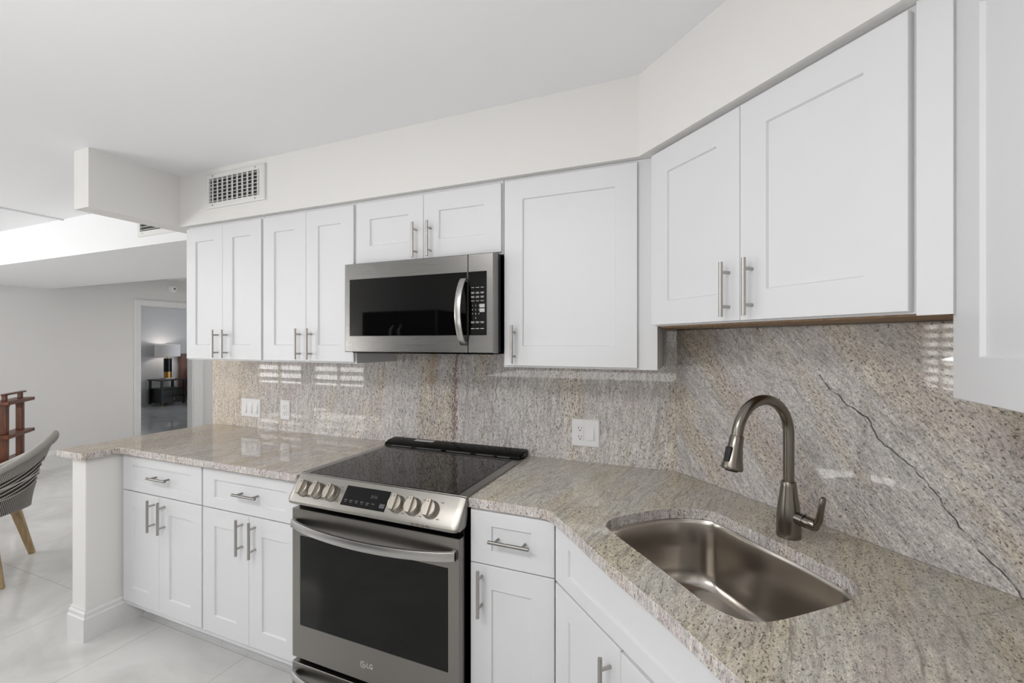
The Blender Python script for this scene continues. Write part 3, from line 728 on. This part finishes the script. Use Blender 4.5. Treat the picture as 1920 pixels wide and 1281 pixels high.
# local +x points to the back of the chair
def hb(th):
    a = abs(th); return .848-.30*min(1, a/1.6)**.95
def pr_(th, k):
    """shell point: k = 0 at the seat, 1 at the rim"""
    a = abs(th); rb = .325-.055*min(1, a/1.6); rt = .435-.09*min(1, a/1.4)
    z = .40+(hb(th)-.40)*k; r_ = rb+(rt-rb)*(k**1.4); return Vector((r_*math.cos(th), r_*math.sin(th), z))
TH = [-1.95+3.9*i/60 for i in range(61)]
b = B(); rows = []
for k in [i/10 for i in range(11)]: rows.append([pr_(th, k)-Vector((math.cos(th), math.sin(th), 0))*.006 for th in TH])
b.rings(rows, False, False, closed=False); o = b.done('webbing', M_ROPE_D, t, smooth=60)
k_ = o.modifiers.new('thick', 'SOLIDIFY'); k_.thickness = .004
b = B()
for i in range(121):
    th = -1.95+3.9*i/120; b.tube([pr_(th+.10*k, k) for k in (0, .12, .24, .34)], .0023, 6)
b.done('lower_rope_weave', M_ROPE, t, smooth=60)
b = B()
for q in range(9):
    k = .36+.036*q; b.tube([pr_(th, k+.05*math.sin(3*th+q)) for th in TH[::2]], .0027, 6)
b.done('cross_rope_weave', M_ROPE_L, t, smooth=60)
b = B()
for i in range(141):
    th = -1.95+3.9*i/140; b.tube([pr_(th, k) for k in (.70, .80, .90, 1.0)], .0042, 6)
b.done('upper_rope_weave', M_ROPE, t, smooth=60)
b = B(); b.tube([pr_(th, 1.0) for th in TH], [.014+.008*math.cos(th/1.3)**2 for th in TH], 14); b.done('rim', M_ROPE, t, smooth=60)
b = B(); b.lathe([(.02, .385), (.265, .385), (.280, .392), (.280, .404), (.265, .412), (.02, .412)], n=40, cap0=True, cap1=True); b.done('seat_frame', M_ROPE, t, smooth=40)
b = B(); b.lathe([(.02, .413), (.215, .413), (.232, .425), (.228, .446), (.20, .458), (.02, .462)], n=40); b.done('seat_cushion', M_CREAM, t, smooth=50)
for s in (-1, 1):
    for e in (-1, 1):
        top = Vector((.195*s, .195*e, .384)); bot = Vector((.268*s, .268*e, 0))
        b = B(); rr = []
        for u, hw in ((0, .022), (.15, .023), (1, .0155)):
            c = top.lerp(bot, u); rr.append([c+Vector((hw*i, hw*j, 0)) for i, j in ((-1, -1), (1, -1), (1, 1), (-1, 1))])
        b.rings(rr); b.done('leg', M_OAK, t, bevel=.004)

# ------------------------------------------------------------------ mahogany shelf stand
dv = Vector((.755, -.656, 0)); ev = Vector((.656, .755, 0))     # dv: long side, towards the frame edge
t = thing('shelf_stand', 'dark reddish wooden open shelf stand with a top rail by the far wall', 'shelf', (-6.765, 2.39, 0), math.atan2(dv.y, dv.x))
# local x = long side, local y = depth
for z in (.205, .475, .815):
    b = B(); b.box(-.075, .44, -.03, .13, z, z+.036); b.done('shelf', M_MAHOG, t, bevel=.006)
for x in (-.005, .29):
    for z0, z1 in ((.03, .205), (.241, .475), (.511, .815)):
        b = B(); b.box(x, x+.05, .02, .075, z0, z1); b.done('post', M_MAHOG, t, bevel=.006)
    b = B(); b.box(x-.005, x+.055, -.05, .15, 0, .03); b.done('foot', M_MAHOG, t, bevel=.006)
    b = B(); b.box(x+.005, x+.04, .03, .065, .851, .905); b.done('rail_post', M_MAHOG, t, bevel=.004)
b = B(); b.box(-.06, .34, .026, .070, .905, .923); b.done('top_rail', M_MAHOG, t, bevel=.006)
for x0, q in ((.045, 1), (.29, -1)):
    b = B(); b.rings([[(x0, yy, .815), (x0+q*.06, yy, .815), (x0+q*.03, yy, .803), (x0+q*.01, yy, .785), (x0, yy, .75)] for yy in (.025, .07)])
    b.done('corner_bracket', M_MAHOG, t)

# ------------------------------------------------------------------ bedroom glimpse
NX, NY = -11.32, 6.50
t = thing('nightstand', 'black two-drawer nightstand with an open cubby beyond the doorway', 'nightstand', (NX, NY, 0))
# front faces +x
B().box(-.26, .26, -.27, .27, .57, .60).done('top', M_EBONY, t, bevel=.004)
for sx in (-1, 1):
    for sy in (-1, 1): B().box(.215*sx-.022, .215*sx+.022, .235*sy-.022, .235*sy+.022, .03, .57).done('post', M_EBONY, t, bevel=.003)
for sx in (-1, 1):
    for sy in (-1, 1): B().lathe([(.012, 0), (.018, .03)], (.215*sx, .235*sy, 0), n=14).done('foot', M_GOLD, t, smooth=40)
B().box(-.215, .215, -.235, .235, .375, .395).done('shelf', M_EBONY, t)
B().box(-.215, .190, -.212, .212, .06, .372).done('carcass', M_EBONY, t)
for z in (.075, .230):
    d = B().box(.192, .225, -.21, .21, z, z+.135).done('drawer', M_EBONY, t, bevel=.003)
    B().lathe([(.004, 0), (.004, .018), (.011, .022), (.009, .030)], n=14).done('knob', M_GOLD, d, smooth=40, loc=(.225, 0, z+.07)).rotation_euler = (0, PI/2, 0)
LX, LY = -11.36, 6.53
t = thing('table_lamp', 'black and gold column table lamp with a white drum shade on the nightstand', 'lamp', (LX, LY, .60))
B().box(-.10, .10, -.10, .10, 0, .022).done('base_plate', mat('clear_acrylic', (225, 228, 228), .1), t, bevel=.003)
B().lathe([(.076, .022), (.076, .165)], n=32).done('gold_foot', M_GOLD, t, smooth=40)
B().lathe([(.078, .165), (.078, .475), (.070, .480)], n=32).done('column', M_LACQ, t, smooth=40)
B().lathe([(.022, .480), (.022, .53), (.006, .535), (.006, .80)], n=16).done('stem', M_GOLD, t, smooth=40)
b = B(); b.rings([[Vector((r_*math.cos(2*PI*j/40), r_*math.sin(2*PI*j/40), z)) for j in range(40)] for r_, z in ((.24, .52), (.24, .79), (.236, .79), (.236, .52), (.24, .52))], False, False)
b.done('lamp_shade', M_SHADE, t, smooth=40)
B().lathe([(.004, .80), (.016, .806), (.016, .822), (.004, .832)], n=16).done('finial', M_GOLD, t, smooth=40)
pl = bpy.data.lights.new('table_lamp_bulb', 'POINT'); pl.energy = 1.6; pl.color = (1, .95, .9); pl.shadow_soft_size = .05
po = bpy.data.objects.new('table_lamp_bulb', pl); COL.objects.link(po); po.location = (LX, LY, 1.29)
t = thing('bed', 'bed with a brown upholstered headboard beyond the nightstand', 'bed', (-10.7, 7.75, 0))
B().box(-.92, -.82, -.84, .70, .12, 1.17).done('headboard', M_HEADB, t, bevel=.02)
B().box(-.82, 1.1, -.72, .68, .10, .42).done('frame', M_HEADB, t, bevel=.02)
B().box(-.80, 1.08, -.74, .68, .42, .62).done('mattress', M_QUILT, t, bevel=.05)
B().box(-.78, -.52, -.66, -.05, .62, .86).done('pillow', M_LINEN, t, bevel=.08, seg=4)

# ------------------------------------------------------------------ refrigerator behind the camera, mirrored in the black glass
t = thing('refrigerator', 'steel french-door refrigerator mirrored in the microwave glass', 'refrigerator', (-2.82, -.60, 0), PI)
B().box(-.455, .455, .06, .66, .03, 1.77).done('body', M_BLACK, t)
for s in (-1, 1):
    d = B().box(.003*s, .455*s, 0, .058, .62, 1.77).done('door', M_FRIDGE, t, bevel=.01)
    b = B(); b.tube([(.05*s, 0, .78), (.05*s, -.05, .82), (.05*s, -.058, 1.2), (.05*s, -.05, 1.58), (.05*s, 0, 1.62)], .013, 12); b.done('handle', M_HANDLE, d, smooth=40)
d = B().box(-.455, .455, 0, .058, .06, .612).done('drawer', M_FRIDGE, t, bevel=.01)
B().tube([(-.36, 0, .55), (-.34, -.05, .55), (.34, -.05, .55), (.36, 0, .55)], .013, 12).done('handle', M_HANDLE, d, smooth=40)
